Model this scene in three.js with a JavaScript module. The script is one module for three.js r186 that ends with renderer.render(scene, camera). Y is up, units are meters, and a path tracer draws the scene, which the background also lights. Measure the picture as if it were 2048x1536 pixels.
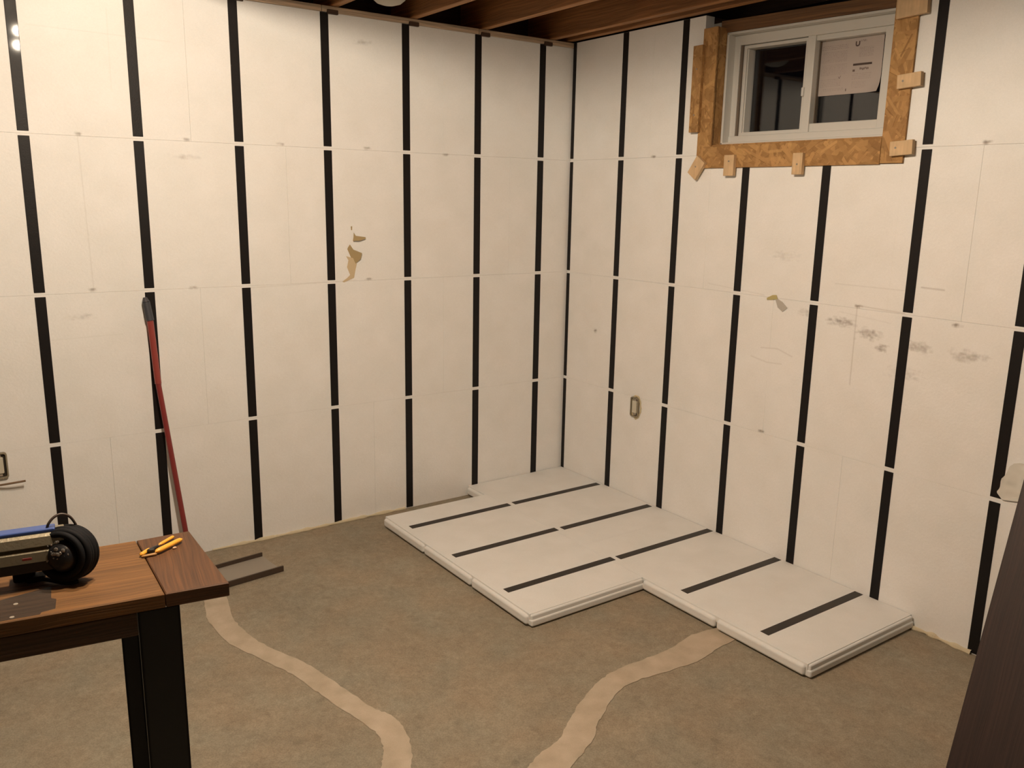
import * as THREE from 'three';
import { RoundedBoxGeometry } from 'three/addons/geometries/RoundedBoxGeometry.js';
import { mergeGeometries } from 'three/addons/utils/BufferGeometryUtils.js';

// ---------------------------------------------------------------- camera, light level
const scene = new THREE.Scene();
scene.background = new THREE.Color(0x030304);                 // night outside the window
const F = 1692.958;                                           // focal length for a 2048 x 1536 frame
const camera = new THREE.PerspectiveCamera(2 * Math.atan(768 / F) * 180 / Math.PI, 2048 / 1536, 0.05, 60);
camera.rotation.order = 'YXZ';
camera.position.set(-3.0481, 1.6168, 3.7656);
camera.rotation.set(-0.217, -0.6184, 0.0179);
scene.add(camera);
const renderer = new THREE.WebGLRenderer({ antialias: true });
renderer.toneMapping = THREE.LinearToneMapping;
renderer.toneMappingExposure = 0.985;
renderer.shadowMap.enabled = true;
const BULB_COLOR = new THREE.Color().setRGB(1.0, 0.85, 0.655);
const BULB_POWER = 6.4;                                        // candela, each of the two bulbs

// ---------------------------------------------------------------- helpers
let seed = 12345;
const rnd = () => { seed = (seed * 1664525 + 1013904223) >>> 0; return seed / 4294967296; };
const rr = (a, b) => a + (b - a) * rnd();
function hash(x, y, s) { let h = (x * 374761393 + y * 668265263 + s * 974634731) | 0; h = Math.imul(h ^ (h >>> 13), 1274126177); return ((h ^ (h >>> 16)) >>> 0) / 4294967296; }
function vnoise(x, y, px, py, s) {                             // tileable value noise, periods px, py
  const xi = Math.floor(x), yi = Math.floor(y), fx = x - xi, fy = y - yi;
  const u = fx * fx * (3 - 2 * fx), v = fy * fy * (3 - 2 * fy);
  const m = (a, p) => ((a % p) + p) % p;
  const a = hash(m(xi, px), m(yi, py), s), b = hash(m(xi + 1, px), m(yi, py), s), c = hash(m(xi, px), m(yi + 1, py), s), d = hash(m(xi + 1, px), m(yi + 1, py), s);
  return (a + (b - a) * u) * (1 - v) + (c + (d - c) * u) * v;
}
function fbm(x, y, p, s, oct = 4) {                            // x, y in 0..1
  let r = 0, a = 0.5, t = 0;
  for (let i = 0; i < oct; i++) { r += a * vnoise(x * p, y * p, p, p, s + i); t += a; a *= 0.5; p *= 2; }
  return r / t;
}
function dataTexture(w, h, f, srgb = true) {
  const d = new Uint8Array(w * h * 4);
  for (let j = 0; j < h; j++) for (let i = 0; i < w; i++) {
    const c = f(i / w, j / h), k = (j * w + i) * 4;
    for (let q = 0; q < 3; q++) d[k + q] = Math.max(0, Math.min(255, Math.round(255 * (Array.isArray(c) ? c[q] : c))));
    d[k + 3] = 255;
  }
  const t = new THREE.DataTexture(d, w, h);
  t.wrapS = t.wrapT = THREE.RepeatWrapping; t.magFilter = THREE.LinearFilter; t.minFilter = THREE.LinearMipmapLinearFilter; t.generateMipmaps = true;
  if (srgb) t.colorSpace = THREE.SRGBColorSpace;
  t.needsUpdate = true; return t;
}
function canvasTexture(w, h, draw) {
  const c = document.createElement('canvas'); c.width = w; c.height = h;
  draw(c.getContext('2d'), w, h);
  const t = new THREE.CanvasTexture(c); t.wrapS = t.wrapT = THREE.RepeatWrapping; t.colorSpace = THREE.SRGBColorSpace; return t;
}
const rep = (t, x, y) => { const c = t.clone(); c.repeat.set(x, y); c.needsUpdate = true; return c; };
function mat(r, g, b, rough, extra = {}) {
  const { phys, ...e } = extra;
  const m = phys ? new THREE.MeshPhysicalMaterial(e) : new THREE.MeshStandardMaterial(e);
  m.color.setRGB(r, g, b); m.roughness = rough; return m;
}
function boxUV(geo, axis = 0) {                                // metre uv, u runs along the given axis
  const g = geo.index ? geo.toNonIndexed() : geo, p = g.attributes.position, n = p.count, uv = new Float32Array(n * 2);
  const v = (i) => [p.getX(i), p.getY(i), p.getZ(i)];
  for (let i = 0; i < n; i += 3) {
    const a = v(i), b = v(i + 1), c = v(i + 2);
    const e = [0, 1, 2].map(k => b[k] - a[k]), f = [0, 1, 2].map(k => c[k] - a[k]);
    const nn = [Math.abs(e[1] * f[2] - e[2] * f[1]), Math.abs(e[2] * f[0] - e[0] * f[2]), Math.abs(e[0] * f[1] - e[1] * f[0])];
    const k = nn.indexOf(Math.max(...nn)); let [s, t] = [0, 1, 2].filter(q => q !== k);
    if (t === axis) [s, t] = [t, s];
    for (let q = 0; q < 3; q++) { const w = v(i + q); uv[(i + q) * 2] = w[s] + 0.37 * k; uv[(i + q) * 2 + 1] = w[t] + 0.21 * k; }
  }
  g.setAttribute('uv', new THREE.BufferAttribute(uv, 2)); return g;
}
const clean = (g) => { const q = g.index ? g.toNonIndexed() : g; for (const k of Object.keys(q.attributes)) if (!['position', 'normal', 'uv'].includes(k)) q.deleteAttribute(k); return q; };
const merge = (list) => list.length === 1 ? clean(list[0]) : mergeGeometries(list.map(clean));
function box(x0, x1, y0, y1, z0, z1, r = 0.002, axis = 0, seg = 1) {
  const w = x1 - x0, h = y1 - y0, d = z1 - z0, rad = Math.min(r, w * 0.45, h * 0.45, d * 0.45);
  const g = r > 0 ? new RoundedBoxGeometry(w, h, d, seg, rad) : new THREE.BoxGeometry(w, h, d);
  g.translate((x0 + x1) / 2, (y0 + y1) / 2, (z0 + z1) / 2);
  return boxUV(g, axis);
}
function prism(pts, y0, y1, bevel = 0.002, axis = 0) {         // outline in x, z raised from y0 to y1
  const s = new THREE.Shape(pts.map(([x, z]) => new THREE.Vector2(x, -z)));
  const g = new THREE.ExtrudeGeometry(s, { depth: y1 - y0 - 2 * bevel, bevelEnabled: bevel > 0, bevelThickness: bevel, bevelSize: bevel, bevelOffset: -bevel, bevelSegments: 1 });
  g.rotateX(-Math.PI / 2); g.translate(0, y0 + bevel, 0); return boxUV(g, axis);
}
function flatShape(pts, depth, bevel = 0) {                    // outline in x, y with depth along +z
  const s = new THREE.Shape(pts.map(([x, y]) => new THREE.Vector2(x, y)));
  return boxUV(new THREE.ExtrudeGeometry(s, { depth: depth - 2 * bevel, bevelEnabled: bevel > 0, bevelThickness: bevel, bevelSize: bevel, bevelOffset: -bevel, bevelSegments: 2 }), 0);
}
const V = (a) => new THREE.Vector3(...a);
function tube(pts, r, seg = 40, rad = 10) { return clean(new THREE.TubeGeometry(new THREE.CatmullRomCurve3(pts.map(V)), seg, r, rad)); }
function rod(a, b, r0, r1 = r0, n = 16) {
  const A = V(a), B = V(b), d = B.clone().sub(A), g = new THREE.CylinderGeometry(r1, r0, d.length(), n);
  g.applyQuaternion(new THREE.Quaternion().setFromUnitVectors(new THREE.Vector3(0, 1, 0), d.normalize()));
  g.translate((A.x + B.x) / 2, (A.y + B.y) / 2, (A.z + B.z) / 2); return clean(g);
}
const used = {};
const numbered = (n) => { used[n] = (used[n] ?? -1) + 1; return used[n] ? n + '_' + String(used[n]).padStart(3, '0') : n; };
function part(parent, name, geo, m, label) {
  const o = new THREE.Mesh(geo, m); o.name = name; o.castShadow = o.receiveShadow = true; parent.add(o);
  if (label) o.userData.label = label; return o;
}
function thing(name, label, category, pos = [0, 0, 0], turn = 0, group) {
  const o = new THREE.Group(); o.name = numbered(name); o.position.set(...pos); o.rotation.y = turn; scene.add(o);
  o.userData = { label, category }; if (group) o.userData.group = group; return o;
}
function structure(name) { const o = new THREE.Group(); o.name = name; o.userData.kind = 'structure'; scene.add(o); return o; }

// ---------------------------------------------------------------- materials
const speck = dataTexture(512, 512, (u, v) => 0.5 + 0.34 * (fbm(u, v, 64, 3, 3) - 0.5) + 0.3 * (fbm(u, v, 8, 9, 3) - 0.5), false);
const foamBump = rep(speck, 1 / 0.5, 1 / 0.5);
// print, pencil ticks and smudges on the foam, drawn where the photograph has them; 2048 x 896 px for 5.6 x 2.45 m
const WALL_L = 5.6, WALL_H = 2.45;
function foamSheet(sd, marks) {
  return canvasTexture(2048, 896, (c, w, h) => {
    const im = c.createImageData(w, h);
    for (let j = 0; j < h; j++) for (let i = 0; i < w; i++) {
      const n = fbm(i / w * 2, j / h, 24, sd, 3) - 0.5, s = hash(i, j, sd) - 0.5, k = (j * w + i) * 4;
      im.data[k] = 241 + n * 9 + s * 5; im.data[k + 1] = 240 + n * 9 + s * 5; im.data[k + 2] = 238 + n * 11 + s * 5; im.data[k + 3] = 255;
    }
    c.putImageData(im, 0, 0);
    marks(c, (a) => a / WALL_L * w, (y) => h - y / WALL_H * h);
  });
}
const smear = (c, x, y, n, sx, sy, a) => { a *= 0.34; for (let i = 0; i < n; i++) { c.fillStyle = `rgba(110,100,92,${a * rr(0.4, 1)})`; c.fillRect(x + (rnd() + rnd() - 1) * sx, y + (rnd() + rnd() - 1) * sy, rr(2, 8), rr(1.5, 4)); } };
const stroke = (c, pts, X, Y, a, lw = 1.2) => { c.strokeStyle = `rgba(120,108,98,${a * 0.45})`; c.lineWidth = lw; c.beginPath(); pts.forEach(([p, q], i) => i ? c.lineTo(X(p), Y(q)) : c.moveTo(X(p), Y(q))); c.stroke(); };
const sheetLeft = foamSheet(21, (c, X, Y) => {
  for (const [x, y] of [[2.445, 1.228], [1.639, 1.834], [1.219, 1.834], [2.044, 1.832], [2.45, 1.833], [2.053, 1.218], [1.227, 1.222], [0.79, 1.823]]) smear(c, X(x), Y(y), 12, 7, 2, 0.3);
  stroke(c, [[2.46, 1.83], [2.45, 1.22]], X, Y, 0.22); stroke(c, [[2.324, 2.0], [2.32, 2.3]], X, Y, 0.12);
  stroke(c, [[1.85, 1.2], [1.3, 1.215]], X, Y, 0.2); stroke(c, [[2.6, 2.21], [2.09, 2.205]], X, Y, 0.14); stroke(c, [[2.62, 1.03], [2.35, 1.035]], X, Y, 0.12);
  smear(c, X(2.5), Y(1.12), 60, 22, 5, 0.1); smear(c, X(2.05), Y(1.76), 60, 26, 4, 0.1); smear(c, X(1.23), Y(2.3), 60, 22, 4, 0.12);
});
const sheetRight = foamSheet(57, (c, X, Y) => {
  for (const [x, y] of [[1.83, 1.225], [0.64, 1.828], [2.242, 1.833], [1.414, 0.613], [2.219, 1.2]]) smear(c, X(x), Y(y), 16, 6, 2, 0.42);
  stroke(c, [[1.83, 1.22], [1.833, 0.9]], X, Y, 0.4, 1.6); stroke(c, [[1.84, 1.222], [2.03, 1.215]], X, Y, 0.4, 1.5);
  stroke(c, [[2.08, 1.318], [2.17, 1.316]], X, Y, 0.5, 2); stroke(c, [[1.72, 1.3], [2.02, 1.3]], X, Y, 0.22);
  stroke(c, [[1.38, 0.985], [1.47, 0.993], [1.55, 0.97]], X, Y, 0.3, 1.5); stroke(c, [[1.33, 0.94], [1.42, 0.925], [1.5, 0.93]], X, Y, 0.22, 2);
  stroke(c, [[1.38, 1.218], [1.05, 1.24]], X, Y, 0.25); stroke(c, [[1.75, 1.19], [1.98, 1.17]], X, Y, 0.15);
  smear(c, X(1.76), Y(1.152), 120, 26, 8, 0.3); smear(c, X(1.88), Y(1.12), 90, 22, 10, 0.3); smear(c, X(1.945), Y(1.075), 40, 10, 5, 0.35);
  smear(c, X(2.09), Y(1.1), 110, 24, 9, 0.24); smear(c, X(2.28), Y(1.095), 130, 30, 9, 0.2); smear(c, X(2.05), Y(0.99), 90, 30, 10, 0.14);
  smear(c, X(0.26), Y(0.911), 30, 5, 4, 0.25); smear(c, X(1.6), Y(1.17), 60, 20, 6, 0.18); smear(c, X(1.46), Y(1.4), 60, 30, 9, 0.12);
});
const foamLeft = mat(1, 1, 1, 0.6, { map: sheetLeft, bumpMap: rep(speck, 11, 5), bumpScale: 0.0012 });
const foamRight = mat(1, 1, 1, 0.6, { map: sheetRight, bumpMap: rep(speck, 11, 5), bumpScale: 0.0012 });
const foamTex = dataTexture(512, 512, (u, v) => { const n = fbm(u, v, 12, 31, 3) - 0.5, s = hash(u * 512 | 0, v * 512 | 0, 5) - 0.5; return [0.91 + n * 0.035 + s * 0.02, 0.907 + n * 0.035 + s * 0.02, 0.897 + n * 0.04 + s * 0.02]; });
const foamLoose = mat(1, 1, 1, 0.6, { map: foamTex, bumpMap: foamBump, bumpScale: 0.001 });
const stripMat = mat(0.0085, 0.0065, 0.0065, 0.5, { phys: true, specularIntensity: 0.5, clearcoat: 0.035, clearcoatRoughness: 0.05, bumpMap: rep(speck, 6, 6), bumpScale: 0.0008 });
const concreteTex = dataTexture(1024, 1024, (u, v) => {
  const big = fbm(u, v, 5, 11, 4) - 0.5, mid = fbm(u, v, 40, 17, 3) - 0.5, red = fbm(u, v, 22, 23, 3) - 0.5, s = hash(u * 1024 | 0, v * 1024 | 0, 77) - 0.5;
  const pit = Math.max(0, fbm(u, v, 60, 41, 2) - 0.72) * 1.5 * (fbm(u, v, 9, 47, 2) > 0.5 ? 1 : 0.25);
  const fine = fbm(u, v, 150, 91, 2) - 0.5, b = 0.12 * big + 0.06 * mid + 0.09 * fine + 0.13 * s - pit * 0.2;
  return [0.572 + b * 0.75 + red * 0.03, 0.528 + b * 0.72 - red * 0.01, 0.452 + b * 0.66 - red * 0.03];
});
const concrete = mat(1, 1, 1, 0.78, { map: rep(concreteTex, 1 / 2.6, 1 / 2.6), bumpMap: rep(speck, 2, 2), bumpScale: 0.0012 });
const concreteWall = mat(0.36, 0.34, 0.31, 0.9, { bumpMap: rep(speck, 2, 2), bumpScale: 0.003 });
const farWall = mat(0.13, 0.12, 0.105, 0.9, { bumpMap: rep(speck, 2, 2), bumpScale: 0.003 });   // bare dark block walls behind the camera
const patchTex = dataTexture(512, 512, (u, v) => { const n = fbm(u, v, 10, 63, 4) - 0.5, s = hash(u * 512 | 0, v * 512 | 0, 8) - 0.5; return [0.72 + n * 0.12 + s * 0.04, 0.662 + n * 0.12 + s * 0.04, 0.582 + n * 0.13 + s * 0.04]; });
const patchMat = mat(1, 1, 1, 0.8, { map: rep(patchTex, 2, 2) });
const grainTex = dataTexture(512, 512, (u, v) => {            // wood grain along u
  const w = fbm(u, v, 4, 5, 3), l = vnoise(u * 6, v * 90 + w * 6, 6, 90, 4), m = vnoise(u * 4, v * 24 + w * 3, 4, 24, 6), s = hash(u * 512 | 0, v * 512 | 0, 2);
  const k = 0.62 + 0.22 * l + 0.16 * m - 0.1 * w + 0.04 * s; return [k, k * 0.985, k * 0.97];
});
const wood = (r, g, b, rough = 0.7, ru = 1.2, rv = 4) => mat(r, g, b, rough, { map: rep(grainTex, ru, rv), bumpMap: rep(grainTex, ru, rv), bumpScale: 0.0008 });
const joistWood = wood(0.62, 0.30, 0.115);
const plateWood = wood(0.86, 0.66, 0.48);
const darkWood = wood(0.10, 0.05, 0.026);
const headerWood = wood(0.26, 0.13, 0.052);
const osbTex = canvasTexture(1024, 1024, (c, w, h) => {
  c.fillStyle = 'rgb(158,118,70)'; c.fillRect(0, 0, w, h);
  for (let i = 0; i < 2600; i++) {
    const x = rnd() * w, y = rnd() * h, L = rr(50, 150), W = rr(10, 34), a = rr(-0.9, 0.9) + (rnd() < 0.25 ? 1.2 : 0), t = rr(-1, 1);
    c.save(); c.translate(x, y); c.rotate(a);
    c.fillStyle = `rgba(${170 + t * 28 | 0},${129 + t * 26 | 0},${79 + t * 20 | 0},0.75)`;
    c.beginPath(); c.moveTo(-L / 2, -W / 2 + rr(-4, 4)); c.lineTo(L / 2, -W / 2 + rr(-4, 4)); c.lineTo(L / 2 + rr(-10, 10), W / 2); c.lineTo(-L / 2 + rr(-10, 10), W / 2); c.fill();
    if (rnd() < 0.3) { c.strokeStyle = `rgba(92,58,24,${rr(0.15, 0.55)})`; c.lineWidth = rr(1, 3); c.beginPath(); c.moveTo(-L / 2, W / 2); c.lineTo(L / 2, W / 2); c.stroke(); }
    c.restore();
  }
});
const osb = mat(1, 1, 1, 0.75, { map: rep(osbTex, 1 / 0.75, 1 / 0.75), bumpMap: rep(osbTex, 1 / 0.75, 1 / 0.75), bumpScale: 0.0008 });
const paleTex = dataTexture(256, 256, (u, v) => { const l = vnoise(u * 4, v * 40, 4, 40, 4), n = fbm(u, v, 8, 71, 3) - 0.5; const k = 0.88 + 0.07 * (l - 0.5) + 0.1 * n; return [k, k * 0.99, k * 0.97]; });
const osbPale = mat(0.84, 0.60, 0.36, 0.75, { map: rep(paleTex, 4, 4) });
const vinyl = mat(0.62, 0.605, 0.57, 0.4);
const gasket = mat(0.16, 0.125, 0.095, 0.7);
const glass = new THREE.MeshPhysicalMaterial({ color: 0xffffff, roughness: 0.02, metalness: 0, transmission: 1, thickness: 0, ior: 1.42 });
const greyMetal = mat(0.33, 0.30, 0.26, 0.45, { metalness: 0.55, bumpMap: rep(speck, 4, 4), bumpScale: 0.0006 });
const darkMetal = mat(0.075, 0.05, 0.035, 0.5, { metalness: 0.3 });
const blackSteel = mat(0.006, 0.0055, 0.0075, 0.45, { metalness: 0.2 });
const blackRubber = mat(0.004, 0.004, 0.005, 0.75, { phys: true, specularIntensity: 0.5 });

// ---------------------------------------------------------------- floor
const floor = structure('floor');
part(floor, 'slab', box(-5.6, 0.26, -0.12, 0, -0.26, 5.9, 0), concrete);
const ribbon = (a, b) => {                                    // uneven trowelled edges between the traced points
  const dense = (l) => new THREE.CatmullRomCurve3(l.map(([x, z]) => new THREE.Vector3(x, 0, z))).getPoints(l.length * 5).map(p => [p.x + rr(-0.003, 0.003), p.z + rr(-0.003, 0.003)]);
  return prism([...dense(a), ...dense(b).reverse()], -0.002, 0.0024, 0.0008);
};
part(floor, 'crack_repair', ribbon(
  [[-2.2, 0.05], [-2.13, 0.2], [-2.125, 0.362], [-2.142, 0.527], [-2.167, 0.652], [-2.171, 0.745], [-2.161, 0.861], [-2.128, 0.982], [-2.081, 1.103], [-2.048, 1.207], [-2.025, 1.324], [-2.003, 1.434], [-1.98, 1.536], [-1.955, 1.592], [-1.95, 1.659], [-1.961, 1.726], [-1.991, 1.806], [-2.023, 1.855], [-2.066, 1.914], [-2.13, 1.99], [-2.17, 2.2], [-2.16, 2.6], [-2.2, 3.0]],
  [[-2.28, 0.06], [-2.21, 0.208], [-2.205, 0.329], [-2.226, 0.499], [-2.255, 0.629], [-2.258, 0.72], [-2.245, 0.862], [-2.203, 0.986], [-2.162, 1.101], [-2.127, 1.2], [-2.103, 1.318], [-2.084, 1.418], [-2.058, 1.533], [-2.039, 1.62], [-2.034, 1.663], [-2.044, 1.715], [-2.07, 1.767], [-2.095, 1.807], [-2.136, 1.867], [-2.202, 1.942], [-2.26, 2.16], [-2.27, 2.6], [-2.31, 3.0]]),
  patchMat, 'pale wavy band of filler that runs out from under the workbench');
part(floor, 'crack_repair', ribbon(
  [[-2.08, 2.6], [-2.05, 2.36], [-1.98, 2.2], [-1.896, 2.101], [-1.827, 2.074], [-1.743, 2.043], [-1.686, 2.016], [-1.594, 1.995], [-1.54, 1.963], [-1.446, 1.899], [-1.315, 1.832], [-1.221, 1.802], [-1.144, 1.795], [-1.038, 1.798], [-0.912, 1.798], [-0.765, 1.773], [-0.629, 1.789], [-0.502, 1.781], [-0.331, 1.792]],
  [[-1.97, 2.64], [-1.94, 2.42], [-1.87, 2.26], [-1.793, 2.17], [-1.719, 2.147], [-1.64, 2.112], [-1.569, 2.084], [-1.486, 2.044], [-1.438, 2.0], [-1.374, 1.963], [-1.264, 1.901], [-1.16, 1.887], [-1.042, 1.902], [-0.904, 1.915], [-0.783, 1.9], [-0.644, 1.888], [-0.523, 1.896], [-0.408, 1.901], [-0.317, 1.903]]),
  patchMat, 'pale wavy band of filler that runs under the floor panels');

// ---------------------------------------------------------------- insulated walls
const S = 0.4064, H = 0.6096, Y0 = -0.008, SW = 0.039, GAP = 0.0085;
const subtract = (r, h) => {                                   // rectangle [a0,a1,y0,y1] minus a hole
  if (!h || r[1] <= h[0] || r[0] >= h[1] || r[3] <= h[2] || r[2] >= h[3]) return [r];
  const o = [], a0 = Math.max(r[0], h[0]), a1 = Math.min(r[1], h[1]);
  if (r[0] < h[0]) o.push([r[0], h[0], r[2], r[3]]);
  if (r[1] > h[1]) o.push([h[1], r[1], r[2], r[3]]);
  if (r[2] < h[2]) o.push([a0, a1, r[2], h[2]]);
  if (r[3] > h[3]) o.push([a0, a1, h[3], r[3]]);
  return o;
};
// side 'left': along = -x, face at z = 0;  side 'right': along = z, face at x = 0
function panelWall(side, first, edge, len, top, hole, foam, offsets, nudge) {
  const w = structure('wall_' + side);
  const lift = (g) => g;                                        // geometry is built in place
  const B = (r, d0, d1, rad) => side === 'left' ? box(-r[1], -r[0], r[2], r[3], -d1, -d0, rad, 1) : box(d0, d1, r[2], r[3], r[0], r[1], rad, 1);
  for (let j = 0; j < 4; j++) {
    const yb = Math.max(0, Y0 + j * H), yt = Math.min(top, Y0 + (j + 1) * H);
    for (let i = -1; i * 3 < len / S + 3; i++) {
      const m0 = i * 3 + offsets[j], a0 = Math.max(0, edge + m0 * S), a1 = Math.min(len, edge + (m0 + 3) * S);
      if (a1 - a0 < 0.02) continue;
      const rects = subtract([a0 + 0.0002, a1 - 0.0002, yb + 0.0002, yt - 0.0002], hole);
      if (!rects.length) continue;
      const proud = rr(0, 0.0005);
      const g = merge(rects.map(r => B(r, -proud, 0.055, 0.0007)));
      const p = g.attributes.position, uv = g.attributes.uv;
      for (let k = 0; k < p.count; k++) uv.setXY(k, (side === 'left' ? -p.getX(k) : p.getZ(k)) / WALL_L, p.getY(k) / WALL_H);
      const panel = part(w, 'insulation_panel', g, foam);
      for (let k = Math.max(0, m0); k < m0 + 3; k++) {
        const c = first + k * S + (nudge[k] ?? 0);
        let s0 = Math.max(0.0005, c - SW / 2), s1 = Math.min(len, c + SW / 2);
        if (s1 <= s0 || c > a1 || c < a0 - 0.03) continue;
        for (const r of subtract([s0, s1, yb + (j ? GAP : 0.004), yt - (j < 3 ? GAP : 0.001)], hole))
          if (r[3] - r[2] > 0.03) part(panel, 'stud_strip', B(r, -0.0022 - proud, 0.01, 0.0015), stripMat);
      }
    }
  }
  return w;
}
const wallLeft = panelWall('left', 0.2056, 0, 5.28, 2.404, null, foamLeft, [0, -1, -2, -1], { 4: 0.001, 3: 0.002, 2: 0.002, 1: 0, 0: 0.002, 5: 0.001 });
part(wallLeft, 'concrete_core', box(-5.6, 0.26, 0, 2.40, -0.26, -0.0555, 0), concreteWall);
function bead(pts, r, sd) {                                     // lumpy foam bead
  const g = tube(pts, r, pts.length * 26, 8), p = g.attributes.position, c = new THREE.CatmullRomCurve3(pts.map(V)).getPoints(pts.length * 26);
  for (let k = 0; k < p.count; k++) {
    const q = new THREE.Vector3(p.getX(k), p.getY(k), p.getZ(k)); let best = c[0], d = 9;
    for (const e of c) { const t = e.distanceToSquared(q); if (t < d) { d = t; best = e; } }
    const s = 0.4 + 1.3 * vnoise(best.x * 34 + 200, best.z * 34 + 200, 9999, 9999, sd); q.sub(best).multiplyScalar(s).add(best); p.setXYZ(k, q.x, q.y, q.z);
  }
  g.computeVertexNormals(); return g;
}
const foamBeadMat = mat(0.66, 0.57, 0.40, 0.85);
part(wallLeft, 'foam_bead', bead([[-2.05, 0.004, 0.004], [-1.7, 0.004, 0.006], [-1.35, 0.005, 0.005], [-1.05, 0.003, 0.004]], 0.008, 3), foamBeadMat, 'lumpy yellowish foam bead at the foot of the wall');
const HOLE = [0.937, 1.957, 1.765, 2.6];
const wallRight = panelWall('right', 0.0067, -0.1965, 5.3, 2.432, HOLE, foamRight, [-1, -2, 0, -1], { 5: 0.002, 6: -0.001 });
part(wallRight, 'concrete_core', merge([box(0.0555, 0.26, 0, 1.835, -0.2, 5.9, 0), box(0.0555, 0.26, 1.835, 2.40, -0.2, 0.98, 0), box(0.0555, 0.26, 1.835, 2.40, 1.905, 5.9, 0)]), concreteWall);
part(wallRight, 'foam_bead', bead([[-0.006, 0.003, 2.215], [-0.004, 0.006, 2.26], [-0.004, 0.003, 2.36], [-0.003, 0.003, 2.44]], 0.009, 8), foamBeadMat, 'lumpy yellowish foam bead at the foot of the wall');
const back = structure('wall_back'); part(back, 'concrete_core', box(-5.6, 0.26, 0, 2.68, 5.7, 5.9, 0), farWall);
const side = structure('wall_side'); part(side, 'concrete_core', box(-5.6, -5.4, 0, 2.68, -0.26, 5.9, 0), farWall);

// ---------------------------------------------------------------- ceiling: joists, subfloor, rims
const ceiling = structure('ceiling');
const JB = 2.432, JT = 2.665;
for (let k = 0; k < 13; k++) {
  const x = -0.594 - 0.4 * (k - 1) + (k === 0 ? 0.03 : 0);
  part(ceiling, 'joist', box(x, x + 0.038, JB, JT, -0.2, 5.7, 0.003, 2), joistWood);
}
part(ceiling, 'joist', box(-0.046, -0.008, JB + 0.004, JT, -0.2, 5.7, 0.003, 2), joistWood);
for (let k = 0; k < 5; k++) part(ceiling, 'subfloor_board', box(-5.6, 0.26, JT + 0.001, JT + 0.02, -0.26 + k * 1.232, -0.26 + (k + 1) * 1.232 - 0.003, 0, 0), headerWood);
part(ceiling, 'rim_board', box(-5.6, 0.26, JB, JT, -0.24, -0.2, 0.002, 0), darkWood);
part(ceiling, 'rim_board', box(0.17, 0.21, JB, JT, -0.2, 5.7, 0.002, 2), darkWood);
const plate = structure('trim_1');
for (const [a, b] of [[-5.4, -1.44], [-1.438, -0.61], [-0.608, -0.002]]) part(plate, 'plate_board', box(a, b, 2.4045, JB - 0.001, -0.2, 0.004 + rr(0, 0.002), 0.003, 0), plateWood);
for (const x of [-1.835, -1.41, -1.0, -0.595, -0.2]) part(plate, 'shim', box(x - 0.004, x + 0.048, 2.397, 2.416, -0.01, 0.012, 0.003, 0), darkWood, 'small dark shim');
const plateR = structure('trim_2');
part(plateR, 'plate_board', box(0.0555, 0.21, 2.401, JB - 0.001, -0.2, 0.93, 0.003, 2), darkWood);
part(plateR, 'plate_board', box(0.0555, 0.21, 2.401, JB - 0.001, 1.96, 5.7, 0.003, 2), darkWood);

// ---------------------------------------------------------------- window
const rack = (g) => {                                           // the opening is a little out of square
  const p = g.attributes.position;
  for (let k = 0; k < p.count; k++) { const y = p.getY(k), z = p.getZ(k); if (y > 1.87) p.setY(k, y - (y - 1.87) / 0.48 * 0.021 * Math.max(0, z - 1.02) / 0.8); }
  return g;
};
const win = structure('window_1');
part(win, 'frame', rack(merge([
  box(0.055, 0.17, 1.868, 2.352, 1.017, 1.029, 0.003), box(0.1005, 0.17, 1.868, 2.305, 1.017, 1.058, 0.003),
  box(0.055, 0.17, 2.342, 2.352, 1.017, 1.862, 0.002), box(0.10, 0.17, 2.300, 2.352, 1.02, 1.862, 0.003),
  box(0.055, 0.17, 1.868, 1.878, 1.017, 1.862, 0.002), box(0.096, 0.17, 1.868, 1.908, 1.02, 1.862, 0.003),
  box(0.055, 0.17, 1.868, 2.352, 1.85, 1.862, 0.003), box(0.1105, 0.17, 1.87, 2.305, 1.757, 1.86, 0.003)])), vinyl);
const sash = part(win, 'sliding_sash', rack(merge([
  box(0.114, 0.168, 1.908, 2.298, 1.069, 1.086, 0.003), box(0.122, 0.168, 1.915, 2.297, 1.085, 1.091, 0.002), box(0.1135, 0.168, 2.284, 2.2985, 1.069, 1.415, 0.003),
  box(0.1135, 0.168, 1.905, 1.924, 1.069, 1.415, 0.003), box(0.1145, 0.168, 1.91, 2.298, 1.396, 1.43, 0.003)])), vinyl);
part(sash, 'pane', rack(box(0.155, 0.160, 1.92, 2.295, 1.08, 1.40, 0)), glass);
const fixed = part(win, 'fixed_sash', rack(merge([
  box(0.104, 0.165, 1.90, 2.31, 1.411, 1.449, 0.004), box(0.112, 0.165, 1.90, 1.944, 1.43, 1.77, 0.004), box(0.112, 0.165, 2.279, 2.31, 1.43, 1.77, 0.003)])), vinyl);
part(fixed, 'pane', rack(box(0.150, 0.155, 1.93, 2.295, 1.425, 1.765, 0)), glass);
part(win, 'track_gasket', rack(merge([box(0.107, 0.165, 1.906, 2.3, 1.0575, 1.0692, 0), box(0.135, 0.1495, 1.944, 2.28, 1.4495, 1.4525, 0)])), gasket);
part(win, 'latch', rack(box(0.096, 0.106, 2.058, 2.094, 1.404, 1.416, 0.003, 0, 2)), vinyl);

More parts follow.
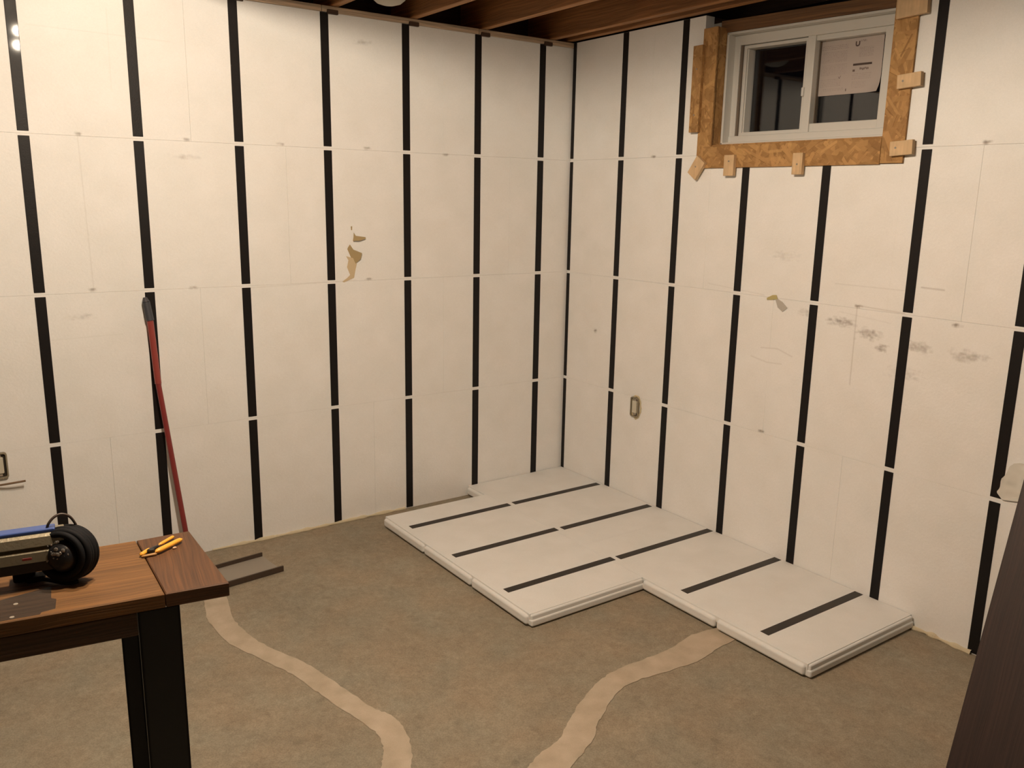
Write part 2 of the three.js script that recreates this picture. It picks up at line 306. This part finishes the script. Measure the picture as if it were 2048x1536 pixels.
// printed sheet stuck to the right pane
const labelTex = canvasTexture(512, 400, (c, w, h) => {
  c.fillStyle = '#b5aaa4'; c.fillRect(0, 0, w, h);
  c.fillStyle = 'rgba(120,100,100,0.35)';
  const lines = (x0, x1, y0, n, dy, a) => { for (let i = 0; i < n; i++) { let x = x0; while (x < x1) { const L = rr(4, 18); c.fillStyle = `rgba(96,80,80,${a * rr(0.5, 1)})`; c.fillRect(x, y0 + i * dy, Math.min(L, x1 - x), 3.2); x += L + rr(3, 6); } } };
  lines(28, 240, 40, 3, 12, 0.5); lines(28, 235, 84, 9, 9, 0.35); lines(28, 240, 178, 8, 10, 0.28); lines(30, 200, 282, 5, 12, 0.35); lines(60, 230, 352, 2, 11, 0.3);
  lines(330, 440, 74, 8, 9, 0.42); lines(290, 440, 258, 4, 12, 0.32); lines(290, 400, 316, 5, 10, 0.25);
  c.strokeStyle = '#4a3a38'; c.lineWidth = 9; c.beginPath(); c.moveTo(298, 28); c.lineTo(298, 50); c.quadraticCurveTo(300, 62, 312, 60); c.quadraticCurveTo(324, 58, 324, 46); c.lineTo(324, 28); c.stroke();
  lines(332, 380, 22, 2, 7, 0.9);
  c.fillStyle = '#4a3b36'; c.fillRect(290, 186, 146, 15);
  c.fillStyle = '#6a5853'; c.fillRect(290, 228, 18, 15); for (let i = 0; i < 7; i++) { c.fillRect(345 + i * 10, 219 + rr(-3, 3), 7, rr(10, 16)); }
  c.strokeStyle = '#7b6a66'; c.lineWidth = 4; c.beginPath(); c.moveTo(178, 268); c.lineTo(188, 280); c.lineTo(198, 262); c.stroke();
  c.fillStyle = '#5a4944'; c.fillRect(246, 360, 6, 18);
});
{
  const t = thing('label_sheet', 'white printed paper sheet stuck on the right-hand window pane', 'label');
  const g = new THREE.PlaneGeometry(0.292, 0.222, 16, 12); g.rotateY(-Math.PI / 2); g.translate(0.1475, 2.168, 1.586);
  const p = g.attributes.position;
  for (let k = 0; k < p.count; k++) { const z = (p.getZ(k) - 1.44) / 0.292, y = (2.279 - p.getY(k)) / 0.222, e = Math.max(0, z + y - 1.72); p.setX(k, p.getX(k) - e * e * 0.25 - 0.0008 * Math.sin(z * 9 + y * 4)); }
  g.computeVertexNormals(); rack(g);
  part(t, 'sheet', g, mat(1, 1, 1, 0.42, { map: labelTex, side: THREE.DoubleSide }));
}

// ---------------------------------------------------------------- OSB casing round the window, with scrap blocks
{
  const t = thing('window_casing', 'rough strand-board casing with screwed-on scrap blocks round the window', 'window casing');
  part(t, 'side_board', box(-0.011, 0, 1.80, 2.372, 0.938, 1.021, 0.002, 1), osb);
  part(t, 'side_board', rack(box(-0.0115, 0, 1.766, 2.43, 1.865, 1.957, 0.002, 1)), osb);
  part(t, 'bottom_board', box(-0.012, 0, 1.763, 1.859, 0.978, 1.864, 0.002, 2), osb);
  part(t, 'reveal_board', box(0, 0.058, 1.862, 2.372, 1.004, 1.016, 0.001, 1), osb);
  part(t, 'reveal_board', rack(box(0, 0.058, 1.862, 2.40, 1.863, 1.875, 0.001, 1)), osb);
  part(t, 'reveal_board', box(0, 0.058, 1.852, 1.866, 1.016, 1.863, 0.001, 2), osb);
  part(t, 'header', rack(box(0.05, 0.09, 2.353, 2.405, 0.985, 1.90, 0.002, 2)), headerWood, 'brown header board above the window');
  part(t, 'cleat', box(-0.029, -0.011, 1.924, 2.302, 0.897, 0.953, 0.002, 1), osb, 'long upright strip at the left edge');
  const blk = (y0, y1, z0, z1, rot = 0, m = osbPale, th = 0.018) => { const g = new RoundedBoxGeometry(th, y1 - y0, z1 - z0, 1, 0.0015); g.rotateX(rot); g.translate(-0.012 - th / 2, (y0 + y1) / 2, (z0 + z1) / 2); part(t, 'block', boxUV(g, 1), m); };
  blk(1.719, 1.811, 0.927, 0.987, 0.62);
  blk(1.727, 1.817, 1.122, 1.178); blk(1.729, 1.815, 1.486, 1.534);
  blk(2.03, 2.079, 1.912, 2.003, -0.06); blk(1.793, 1.845, 1.912, 2.0, -0.06); blk(2.274, 2.40, 1.878, 1.995, -0.05);
  const scr = []; for (const [y, z] of [[1.79, 1.15], [1.77, 1.51], [2.054, 1.935], [1.82, 1.935], [1.77, 0.955], [2.2, 0.925], [2.0, 0.925]]) scr.push(rod([-0.031, y, z], [-0.0285, y, z], 0.004, 0.0035, 10));
  part(t, 'screw', merge(scr), greyMetal);
}

// ---------------------------------------------------------------- loose insulation panels on the floor
const floorStrip = mat(0.022, 0.014, 0.009, 0.5, { bumpMap: rep(speck, 6, 6), bumpScale: 0.0008 });
function floorPanel(label, x0, x1, z0, z1, zs, sx0, sx1, lipX, lipZ, turn = 0) {
  const t = thing('floor_panel', label, 'insulation panel', [x0, 0, z0], turn, 'loose foam panels laid on the floor');
  const w = x1 - x0, d = z1 - z0, list = [box(0, w, 0.03, 0.055, 0, d, 0.0012), box(0.014, w - 0.004, 0.0, 0.034, 0.012, d - 0.010, 0.003)];
  const n = Math.round(d / S);
  if (lipX) for (let k = 0; k < n; k++) list.push(box(-0.013, 0.06, 0.007, 0.0485, k * d / n + 0.003, (k + 1) * d / n - 0.006, 0.012, 0, 3));
  if (lipZ) { list.push(box(0.003, w - 0.003, 0.026, 0.052, d - 0.05, d + 0.010, 0.006, 0, 3)); list.push(box(0.0, w, 0.005, 0.034, d - 0.05, d + 0.015, 0.008, 0, 3)); }
  part(t, 'foam_body', merge(list), foamLoose);
  for (const z of zs) part(t, 'stud_strip', box(sx0 - x0, sx1 - x0, 0.045, 0.0562, z - z0 - 0.019, z - z0 + 0.019, 0.001, 0), floorStrip);
  return t;
}
floorPanel('foam floor panel at the front left of the three, with three dark strips', -1.250, -0.6565, 0.172, 1.383, [0.366, 0.764, 1.170], -1.214, -0.633, true, true);
floorPanel('foam floor panel pushed into the corner where both walls meet', -0.656, -0.004, 0.004, 0.984, [0.365, 0.773], -0.606, -0.022, true, false);
floorPanel('foam floor panel at the right of the three, lying along the wall below the window', -0.656, -0.004, 0.9845, 2.203, [1.178, 1.577, 1.980], -0.610, -0.010, true, true);

// ---------------------------------------------------------------- electrical boxes
function outlet(label) {
  const t = thing('outlet_box', label, 'outlet box');
  const s = new THREE.Shape(); const rrect = (p, w, h, r) => { p.moveTo(-w + r, -h); p.lineTo(w - r, -h); p.quadraticCurveTo(w, -h, w, -h + r); p.lineTo(w, h - r); p.quadraticCurveTo(w, h, w - r, h); p.lineTo(-w + r, h); p.quadraticCurveTo(-w, h, -w, h - r); p.lineTo(-w, -h + r); p.quadraticCurveTo(-w, -h, -w + r, -h); };
  rrect(s, 0.0285, 0.052, 0.012); const q = new THREE.Path(); rrect(q, 0.0245, 0.048, 0.010); s.holes.push(q);
  part(t, 'box_rim', boxUV(new THREE.ExtrudeGeometry(s, { depth: 0.012, bevelEnabled: true, bevelThickness: 0.001, bevelSize: 0.001, bevelSegments: 1 })), mat(0.27, 0.23, 0.16, 0.6));
  const bk = new THREE.Shape(); rrect(bk, 0.0245, 0.048, 0.010);
  part(t, 'box_back', boxUV(new THREE.ExtrudeGeometry(bk, { depth: 0.003, bevelEnabled: false })), mat(0.03, 0.022, 0.012, 0.8), 'dark inside of the box');
  const dev = part(t, 'receptacle', box(-0.019, 0.0155, -0.033, 0.034, 0.001, 0.011, 0.005, 1, 3), mat(0.60, 0.56, 0.45, 0.5));
  part(dev, 'yoke', box(-0.012, 0.009, -0.044, 0.045, 0.003, 0.006, 0.001), mat(0.34, 0.29, 0.23, 0.5));
  return t;
}
{
  const o = outlet('small grey outlet box in the right-hand wall between two black strips');
  o.position.set(-0.001, 0.549, 0.611); o.rotation.y = -Math.PI / 2;
  part(o, 'foam_collar', (() => { const g = new THREE.TorusGeometry(0.046, 0.0055, 8, 40); g.scale(0.74, 1.28, 0.9); const p = g.attributes.position; for (let k = 0; k < p.count; k++) { const n = vnoise(p.getX(k) * 90 + 50, p.getY(k) * 90 + 50, 999, 999, 4); p.setXYZ(k, p.getX(k) * (0.92 + 0.14 * n), p.getY(k) * (0.93 + 0.14 * n), p.getZ(k) * (0.4 + 0.6 * n)); } g.computeVertexNormals(); g.translate(0.006, 0, 0.001); return clean(g); })(), mat(0.62, 0.52, 0.33, 0.85), 'yellowish foam round the box');
  const l = outlet('pale outlet box with a dark rim low on the left wall at the picture edge');
  l.position.set(-2.846, 0.548, 0.0005);
  part(l, 'cable', tube([[-0.06, -0.070, 0.006], [-0.015, -0.0745, 0.018], [0.03, -0.071, 0.03], [0.082, -0.068, 0.035]], 0.0042, 30, 8), mat(0.20, 0.125, 0.07, 0.7), 'brown cable stub below the box');
}

// ---------------------------------------------------------------- torn scraps on the walls
{
  const t = thing('torn_tape', 'torn piece of tan tape curling off the left wall', 'tape scrap');
  const tan = mat(0.62, 0.49, 0.31, 0.75), brown = mat(0.40, 0.30, 0.15, 0.6);
  part(t, 'stuck_strip', (() => { const g = flatShape([[-1.349, 1.33], [-1.338, 1.311], [-1.346, 1.278], [-1.331, 1.241], [-1.348, 1.226], [-1.372, 1.211], [-1.364, 1.207], [-1.311, 1.227], [-1.304, 1.262], [-1.296, 1.291], [-1.305, 1.318]], 0.0015); g.translate(0, 0, 0.0008); return g; })(), tan, 'pale lower strip');
  part(t, 'loose_flap', (() => { const g = flatShape([[-1.33, 1.385], [-1.313, 1.361], [-1.271, 1.345], [-1.277, 1.316], [-1.3, 1.294], [-1.314, 1.308], [-1.354, 1.323], [-1.349, 1.345], [-1.339, 1.371]], 0.0012); g.translate(1.33, -1.385, 0); g.rotateY(-0.22); g.rotateX(0.1); g.translate(-1.33, 1.385, 0.004); return g; })(), brown, 'darker brown flap');
  part(t, 'torn_corner', (() => { const g = flatShape([[-1.308, 1.441], [-1.3, 1.425], [-1.25, 1.418], [-1.252, 1.410], [-1.285, 1.401], [-1.318, 1.402], [-1.312, 1.421]], 0.0012); g.translate(1.3, -1.425, 0); g.rotateX(-0.28); g.translate(-1.3, 1.425, 0.006); return g; })(), brown, 'small torn corner above the flap');
  part(t, 'torn_fleck', (() => { const g = flatShape([[-1.322, 1.469], [-1.315, 1.47], [-1.316, 1.452], [-1.321, 1.452]], 0.001); g.translate(0, 0, 0.001); return g; })(), brown);
  const s = thing('tape_scrap', 'small grey and yellow tape scrap stuck on the right wall below the window', 'tape scrap');
  const lay = (pts, off) => { const g = flatShape(pts.map(([z, y]) => [z, y]), 0.001); g.rotateY(-Math.PI / 2); g.translate(-off, 0, 0); return g; };
  part(s, 'yellow_end', lay([[1.395, 1.208], [1.425, 1.223], [1.444, 1.225], [1.452, 1.208], [1.430, 1.203], [1.396, 1.199]], 0.003), mat(0.50, 0.43, 0.19, 0.7), 'yellowish crumpled end');
  part(s, 'grey_strip', lay([[1.436, 1.214], [1.452, 1.209], [1.477, 1.198], [1.505, 1.175], [1.481, 1.156], [1.455, 1.172]], 0.0018), mat(0.48, 0.455, 0.41, 0.35), 'grey strip');
}
// crumpled plastic at the right edge
{
  const t = thing('plastic_sheet', 'crumpled whitish plastic sheet hanging over a black strip at the right edge', 'plastic sheet');
  const outline = [[2.448, 0.634], [2.456, 0.653], [2.457, 0.684], [2.473, 0.710], [2.477, 0.735], [2.492, 0.752], [2.515, 0.758], [2.60, 0.765], [2.66, 0.72], [2.65, 0.64], [2.56, 0.628], [2.497, 0.616], [2.470, 0.611]];
  const s = new THREE.Shape(outline.map(([z, y]) => new THREE.Vector2(z, y)));
  let g = new THREE.ExtrudeGeometry(s, { depth: 0.002, bevelEnabled: false, steps: 1 });
  // subdivide the outline on a grid for crumples
  const cols = 26, rows = 24, pos = [], idx = [];
  const inside = (z, y) => { let c = false; for (let i = 0, j = outline.length - 1; i < outline.length; j = i++) { const [a, b] = outline[i], [d, e] = outline[j]; if ((b > y) !== (e > y) && z < (d - a) * (y - b) / (e - b) + a) c = !c; } return c; };
  const span = (y) => { let a = 9, b = -9; for (let k = 0; k <= 200; k++) { const z = 2.44 + k * 0.0012; if (inside(z, y)) { a = Math.min(a, z); b = Math.max(b, z); } } return [a, b]; };
  for (let j = 0; j <= rows; j++) { const y = 0.6125 + (0.7625 - 0.6125) * j / rows, [a, b] = span(y); for (let i = 0; i <= cols; i++) { const z = a + (b - a) * i / cols, n = vnoise(z * 22, y * 30, 9999, 9999, 5), m = vnoise(z * 90, y * 60, 9999, 9999, 6); pos.push(-0.005 - 0.008 * n - 0.003 * m, y, z); } }
  for (let j = 0; j < rows; j++) for (let i = 0; i < cols; i++) { const a = j * (cols + 1) + i; idx.push(a, a + 1, a + cols + 1, a + 1, a + cols + 2, a + cols + 1); }
  g = new THREE.BufferGeometry(); g.setAttribute('position', new THREE.Float32BufferAttribute(pos, 3)); g.setIndex(idx); g.computeVertexNormals();
  part(t, 'sheet', g, mat(0.74, 0.72, 0.66, 0.4, { side: THREE.DoubleSide }));
}

// ---------------------------------------------------------------- red pole leaning on the left wall
{
  const t = thing('pole', 'thin red pole with a dark grip leaning on the left wall behind the workbench', 'pole');
  const A = [-2.263, 1.184, 0.0185], B = [-2.252, 1.088, 0.030], C = [-2.2415, 0.82, 0.046], D = [-2.1685, 0.0, 0.095];
  part(t, 'grip', merge([rod(B, [-2.2605, 1.165, 0.0225], 0.0165, 0.0155), rod([-2.2605, 1.165, 0.0225], A, 0.0155, 0.008)]), mat(0.055, 0.055, 0.065, 0.5), 'dark grey grip at the top');
  part(t, 'upper_tube', rod(C, B, 0.0135, 0.0135), mat(0.30, 0.055, 0.045, 0.35), 'wider upper tube');
  part(t, 'shaft', rod([D[0], 0.002, D[2]], C, 0.0112, 0.0112), mat(0.24, 0.032, 0.03, 0.4), 'thinner lower shaft');
}
// ---------------------------------------------------------------- metal channel on the floor
{
  const t = thing('metal_channel', 'grey metal channel with dark flanges lying on the concrete beside the workbench', 'metal channel', [-1.882, 0, 0.19], 0.11);
  part(t, 'web', box(-0.52, 0, 0.001, 0.004, 0.004, 0.20, 0.001), mat(0.34, 0.30, 0.25, 0.6, { metalness: 0.15, bumpMap: rep(speck, 4, 4), bumpScale: 0.0008 }));
  part(t, 'flange', box(-0.52, 0, 0.001, 0.021, -0.004, 0.004, 0.001), darkMetal, 'dark far flange');
  part(t, 'flange', box(-0.52, 0.004, 0.001, 0.026, 0.196, 0.204, 0.001), darkMetal, 'dark near flange');
}

// ---------------------------------------------------------------- workbench
const BENCH = [-2.593, 0, 2.155], TURN = -0.1487, BT = 0.85;
const boardTop = wood(0.262, 0.122, 0.034, 0.7, 1.6, 5), capTop = wood(0.16, 0.066, 0.021, 0.6, 1.6, 5), apronWood = wood(0.13, 0.066, 0.033, 0.7, 1.4, 5);
{
  const t = thing('workbench', 'wooden workbench with black steel legs at the lower left', 'workbench', BENCH, TURN);
  part(t, 'end_board', prism([[0, 0], [-0.1185, 0], [-0.153, -0.303], [-0.041, -0.314]], BT - 0.03, BT, 0.002, 2), capTop, 'darker board across the end of the top');
  part(t, 'top_board', prism([[-0.1205, 0], [-1.45, 0], [-1.45, -0.27], [-0.155, -0.303]], BT - 0.03, BT, 0.002, 0), boardTop, 'lighter main board of the top');
  part(t, 'apron', box(-1.42, -0.172, 0.772, BT - 0.0305, -0.022, -0.001, 0.002), apronWood);
  part(t, 'apron', box(-1.42, -0.19, 0.772, BT - 0.0305, -0.27, -0.25, 0.002), apronWood);
  for (const [x0, x1, z] of [[-0.171, -0.0945, 0], [-1.38, -1.3, 0], [-0.2015, -0.166, -0.205], [-1.38, -1.3, -0.205]]) {
    const leg = part(t, 'leg', merge([box(x0, x1, 0, BT - 0.0305, z - 0.006, z - 0.001, 0.001), box(x0, x0 + 0.005, 0, BT - 0.0305, z - 0.045, z - 0.001, 0.001), box(x1 - 0.005, x1, 0, BT - 0.0305, z - 0.045, z - 0.001, 0.001)]), blackSteel);
  }
  part(t, 'base_plate', prism([[-0.8, -0.07], [-0.403, -0.099], [-0.318, -0.126], [-0.317, -0.070], [-0.308, -0.062], [-0.309, -0.020], [-0.332, -0.014], [-0.334, -0.006], [-0.8, -0.006]], BT - 0.004, BT + 0.0004, 0.0002), wood(0.062, 0.036, 0.02, 0.6, 1.6, 5), 'dark plate screwed to the front of the top');
  const sc = (x, z) => part(t, 'screw', rod([x, BT - 0.001, z], [x, BT + 0.0012, z], 0.0045, 0.004, 12), mat(0.55, 0.5, 0.42, 0.4, { metalness: 0.5 }));
  sc(-0.376, -0.069); sc(-0.379, -0.014);
}
const toWorld = (x, z) => { const c = Math.cos(TURN), s = Math.sin(TURN); return [BENCH[0] + x * c + z * s, BENCH[2] - x * s + z * c]; };
{
  const [wx, wz] = toWorld(-0.30, -0.16);
  const t = thing('power_tool', 'metal tool with blue top edge and round black cord drum on the workbench', 'power tool', [wx, BT + 0.0013, wz], TURN);
  const dx = 0.30, dz = 0.16;                                    // local = bench local + offset
  const prof = (pts, x0, x1) => { const s = new THREE.Shape(pts.map(([z, y]) => new THREE.Vector2(z, y))); const g = new THREE.ExtrudeGeometry(s, { depth: x1 - x0, bevelEnabled: true, bevelThickness: 0.001, bevelSize: 0.001, bevelSegments: 1 }); g.rotateY(Math.PI / 2); g.translate(x0, 0, 0); return boxUV(g, 0); };
  // profile: first coordinate runs to -z
  const body = part(t, 'rail', prof([[-0.006, 0.030], [0.026, 0.030], [0.026, 0.100], [0.0, 0.100], [-0.010, 0.094], [-0.014, 0.078], [-0.006, 0.072], [-0.016, 0.066], [-0.018, 0.048], [-0.008, 0.044]], -0.95, 0.002), mat(0.30, 0.26, 0.18, 0.42, { metalness: 0.55, bumpMap: rep(speck, 4, 4), bumpScale: 0.001 }));
  body.position.set(0.010, 0.009, 0.022);
  part(body, 'top_cover', box(-0.95, -0.012, 0.0985, 0.107, -0.0245, 0.0035, 0.003, 0, 2), mat(0.045, 0.085, 0.27, 0.4), 'blue top edge');
  part(body, 'lower_band', box(-0.95, 0.006, 0.024, 0.046, -0.026, 0.0125, 0.003, 0, 2), mat(0.045, 0.035, 0.025, 0.5), 'dark lower band');
  part(body, 'end_cap', box(-0.006, 0.016, 0.040, 0.098, -0.025, 0.003, 0.004, 0, 2), mat(0.16, 0.17, 0.12, 0.5), 'olive end cap');
  part(body, 'red_tab', box(-0.072, -0.055, 0.053, 0.0585, 0.0155, 0.0185, 0.001), mat(0.25, 0.03, 0.025, 0.5));
  // coil of black cord, axis lying between rail direction and the camera
  const cx = 0.014, cy = 0.0585, cz = 0.026, q = new THREE.Quaternion().setFromUnitVectors(new THREE.Vector3(0, 0, 1), new THREE.Vector3(-0.5, 0.12, 0.85).normalize());
  const coil = []; const ring = (R, r, o, sx = 1) => { const g = new THREE.TorusGeometry(R, r, 10, 44); g.rotateX(rr(-0.07, 0.07)); g.rotateY(rr(-0.07, 0.07)); g.rotateZ(rr(0, 3)); g.scale(1, sx, 1); g.translate(rr(-0.002, 0.002), rr(-0.002, 0.002), o); g.applyQuaternion(q); g.translate(cx, cy, cz); coil.push(clean(g)); };
  for (let k = 0; k < 4; k++) ring(0.0495 - 0.0018 * (k % 2), 0.0068, -0.020 + k * 0.0105);
  for (let k = 0; k < 4; k++) ring(0.0415 + 0.0012 * (k % 2), 0.0065, -0.015 + k * 0.0105);
  part(t, 'cord_coil', merge(coil), blackRubber, 'coil of thick black cord');
  const hubG = new THREE.LatheGeometry([[0, 0.034], [0.014, 0.033], [0.024, 0.028], [0.032, 0.016], [0.036, -0.005], [0.036, -0.03], [0, -0.03]].map(([r, z]) => new THREE.Vector2(r, z)).reverse(), 32);
  hubG.rotateX(Math.PI / 2); hubG.applyQuaternion(q); hubG.translate(cx, cy, cz);
  const hub = part(t, 'motor_hub', clean(hubG), mat(0.014, 0.013, 0.014, 0.4), 'black domed hub inside the coil');
  const chips = []; for (let k = 0; k < 34; k++) { const a = rr(0, 6.28), R = rr(0.0, 0.026), h = 0.034 - R * R * 9; const g = new THREE.IcosahedronGeometry(rr(0.0015, 0.0045), 0); g.scale(1, 1, 0.5); g.rotateZ(rr(0, 3)); g.translate(R * Math.cos(a) - 0.004, R * Math.sin(a) + 0.010, h); g.applyQuaternion(q); g.translate(cx, cy, cz); chips.push(clean(g)); }
  const ch = part(hub, 'metal_chips', merge(chips), mat(0.42, 0.39, 0.36, 0.35, { metalness: 0.7 }), 'silver bits on the hub'); ch.userData.kind = 'stuff';
  part(t, 'wire_hoop', tube([[-0.016, 0.114, 0.018], [-0.012, 0.124, 0.018], [-0.002, 0.134, 0.014], [0.010, 0.137, 0.010], [0.024, 0.130, 0.008], [0.034, 0.111, 0.006], [0.038, 0.092, 0.004]], 0.0026, 40, 8), mat(0.05, 0.032, 0.024, 0.5), 'thin wire hoop above the drum');
  part(t, 'foot', merge([box(-0.085, -0.045, 0.001, 0.026, -0.035, 0.0, 0.005, 0, 2), box(-0.062, -0.028, 0.001, 0.013, -0.02, 0.012, 0.005, 0, 2)]), blackRubber, 'small black foot');
  part(t, 'cord', tube([[-0.035, 0.006, 0.006], [-0.015, 0.005, 0.022], [0.005, 0.0045, 0.04], [0.02, 0.0045, 0.046], [0.03, 0.0045, 0.044]], 0.0042, 40, 8), blackRubber, 'black cord lying on the bench');
}
{
  const [wx, wz] = toWorld(-0.12, -0.225);
  const t = thing('hand_tool', 'yellow-handled plier-like hand tool with a black pivot on the bench corner', 'hand tool', [wx, BT, wz], TURN);
  const yel = mat(0.78, 0.37, 0.035, 0.45), L = (x, z) => [x + 0.12, z + 0.225];
  const bar = (a, b, r0, r1, y, fl = 0.8) => { const [x0, z0] = L(...a), [x1, z1] = L(...b), d = [x1 - x0, z1 - z0], l = Math.hypot(...d), pts = [];
    for (let k = 0; k <= 12; k++) { const u = k / 12, e = Math.sqrt(Math.max(0, 1 - Math.pow(2 * u - 1, 8))); pts.push(new THREE.Vector2(Math.max(0.0004, (r0 + (r1 - r0) * u) * e), u * l)); }
    const g = new THREE.LatheGeometry(pts, 16); g.scale(1, 1, fl); g.rotateX(Math.PI / 2); g.rotateY(Math.atan2(d[0], d[1])); g.scale(1, 1, 1); g.translate(x0, y, z0); return clean(g); };
  part(t, 'handle', bar([-0.122, -0.199], [-0.061, -0.253], 0.0068, 0.0062, 0.0075), yel, 'thicker yellow handle nearer the camera');
  part(t, 'handle', bar([-0.112, -0.239], [-0.076, -0.279], 0.0042, 0.0045, 0.0062), yel, 'thinner yellow handle behind');
  part(t, 'head', bar([-0.151, -0.199], [-0.130, -0.226], 0.0055, 0.005, 0.006), yel, 'yellow nose');
  part(t, 'lower_jaw', bar([-0.150, -0.196], [-0.118, -0.199], 0.003, 0.004, 0.0035), mat(0.38, 0.20, 0.06, 0.5));
  part(t, 'pivot', merge([bar([-0.136, -0.205], [-0.112, -0.232], 0.0062, 0.004, 0.0085), (() => { const [x, z] = L(-0.128, -0.205); return rod([x, 0.0, z], [x, 0.013, z], 0.006, 0.0055, 14); })()]), mat(0.012, 0.011, 0.011, 0.45), 'black pivot');
  const [cx, cz] = toWorld(-0.081, -0.221);
  const c = thing('wood_chip', 'tiny pale wood chip beside the yellow-handled tool', 'wood chip', [cx, BT, cz], 0.5);
  part(c, 'chip', (() => { const g = new THREE.IcosahedronGeometry(0.005, 1); g.scale(1, 0.45, 0.75); g.translate(0, 0.002, 0); return clean(g); })(), mat(0.52, 0.34, 0.22, 0.8));
}

// ---------------------------------------------------------------- dark plank leaning at the right, close to the camera
{
  const t = thing('plank', 'wide dark-stained plank leaning against the right wall in the foreground', 'plank');
  const P0 = V([-0.86, 0.0, 2.781]), P1 = V([-0.05, 1.92, 2.662]), u = P1.clone().sub(P0), len = u.length(); u.normalize();
  const w = new THREE.Vector3(0, 0, 1); w.addScaledVector(u, -w.dot(u)).normalize(); const n = new THREE.Vector3().crossVectors(u, w).normalize();
  const g = box(0, 0.44, 0, len, 0, 0.036, 0.003, 1);
  const m = new THREE.Matrix4().makeBasis(w, u, n); m.setPosition(P0); g.applyMatrix4(m);
  // the foot is cut level with the floor
  const p = g.attributes.position; for (let k = 0; k < p.count; k++) if (p.getY(k) < 0.03) p.setY(k, Math.max(0, p.getY(k)) < 0.004 ? 0.0 : Math.max(0, p.getY(k)));
  g.computeVertexNormals();
  part(t, 'board', g, wood(0.048, 0.022, 0.017, 0.6, 1.2, 6));
}

// ---------------------------------------------------------------- fixtures under the joists
{
  const t = thing('round_fixture', 'unlit white round fixture hanging between the ceiling joists', 'ceiling fixture', [-1.18, 2.44, 0.145]);
  const g = new THREE.LatheGeometry([[0.0, 0.0], [0.03, 0.002], [0.055, 0.010], [0.074, 0.026], [0.083, 0.048], [0.085, 0.07], [0.05, 0.082], [0.0, 0.082]].map(a => new THREE.Vector2(...a)), 40);
  part(t, 'shade', clean(g), mat(0.58, 0.55, 0.47, 0.5, { bumpMap: rep(speck, 3, 3), bumpScale: 0.002 }));
  part(t, 'mount', rod([0, 0.08, 0], [0, 0.2255, 0], 0.05, 0.05, 20), mat(0.5, 0.48, 0.42, 0.6));
}
{
  const t = thing('ceiling_lamp', 'twin bulb holder under the joists above the workbench', 'lamp', [-2.40, JT, 2.06]);
  part(t, 'base', box(-0.05, 0.05, -0.03, 0, -0.26, 0.26, 0.006, 2, 2), vinyl);
  for (const [dx, dz, y] of [[-0.018, -0.18, -0.2], [0.014, 0.18, -0.226]]) {
    part(t, 'socket', rod([dx, -0.03, dz], [dx, y + 0.025, dz], 0.026, 0.019), vinyl);
    const b = new THREE.SphereGeometry(0.022, 20, 14); b.translate(dx, y, dz);
    part(t, 'bulb', clean(b), new THREE.MeshStandardMaterial({ color: 0xffffff, emissive: BULB_COLOR, emissiveIntensity: 40, roughness: 0.4 }));
    const l = new THREE.PointLight(BULB_COLOR, BULB_POWER, 0, 2); l.position.set(dx, y, dz); l.castShadow = true; l.shadow.radius = 1.1; l.shadow.bias = -0.002; t.add(l);
  }
}
scene.updateMatrixWorld(true);
renderer.render(scene, camera);
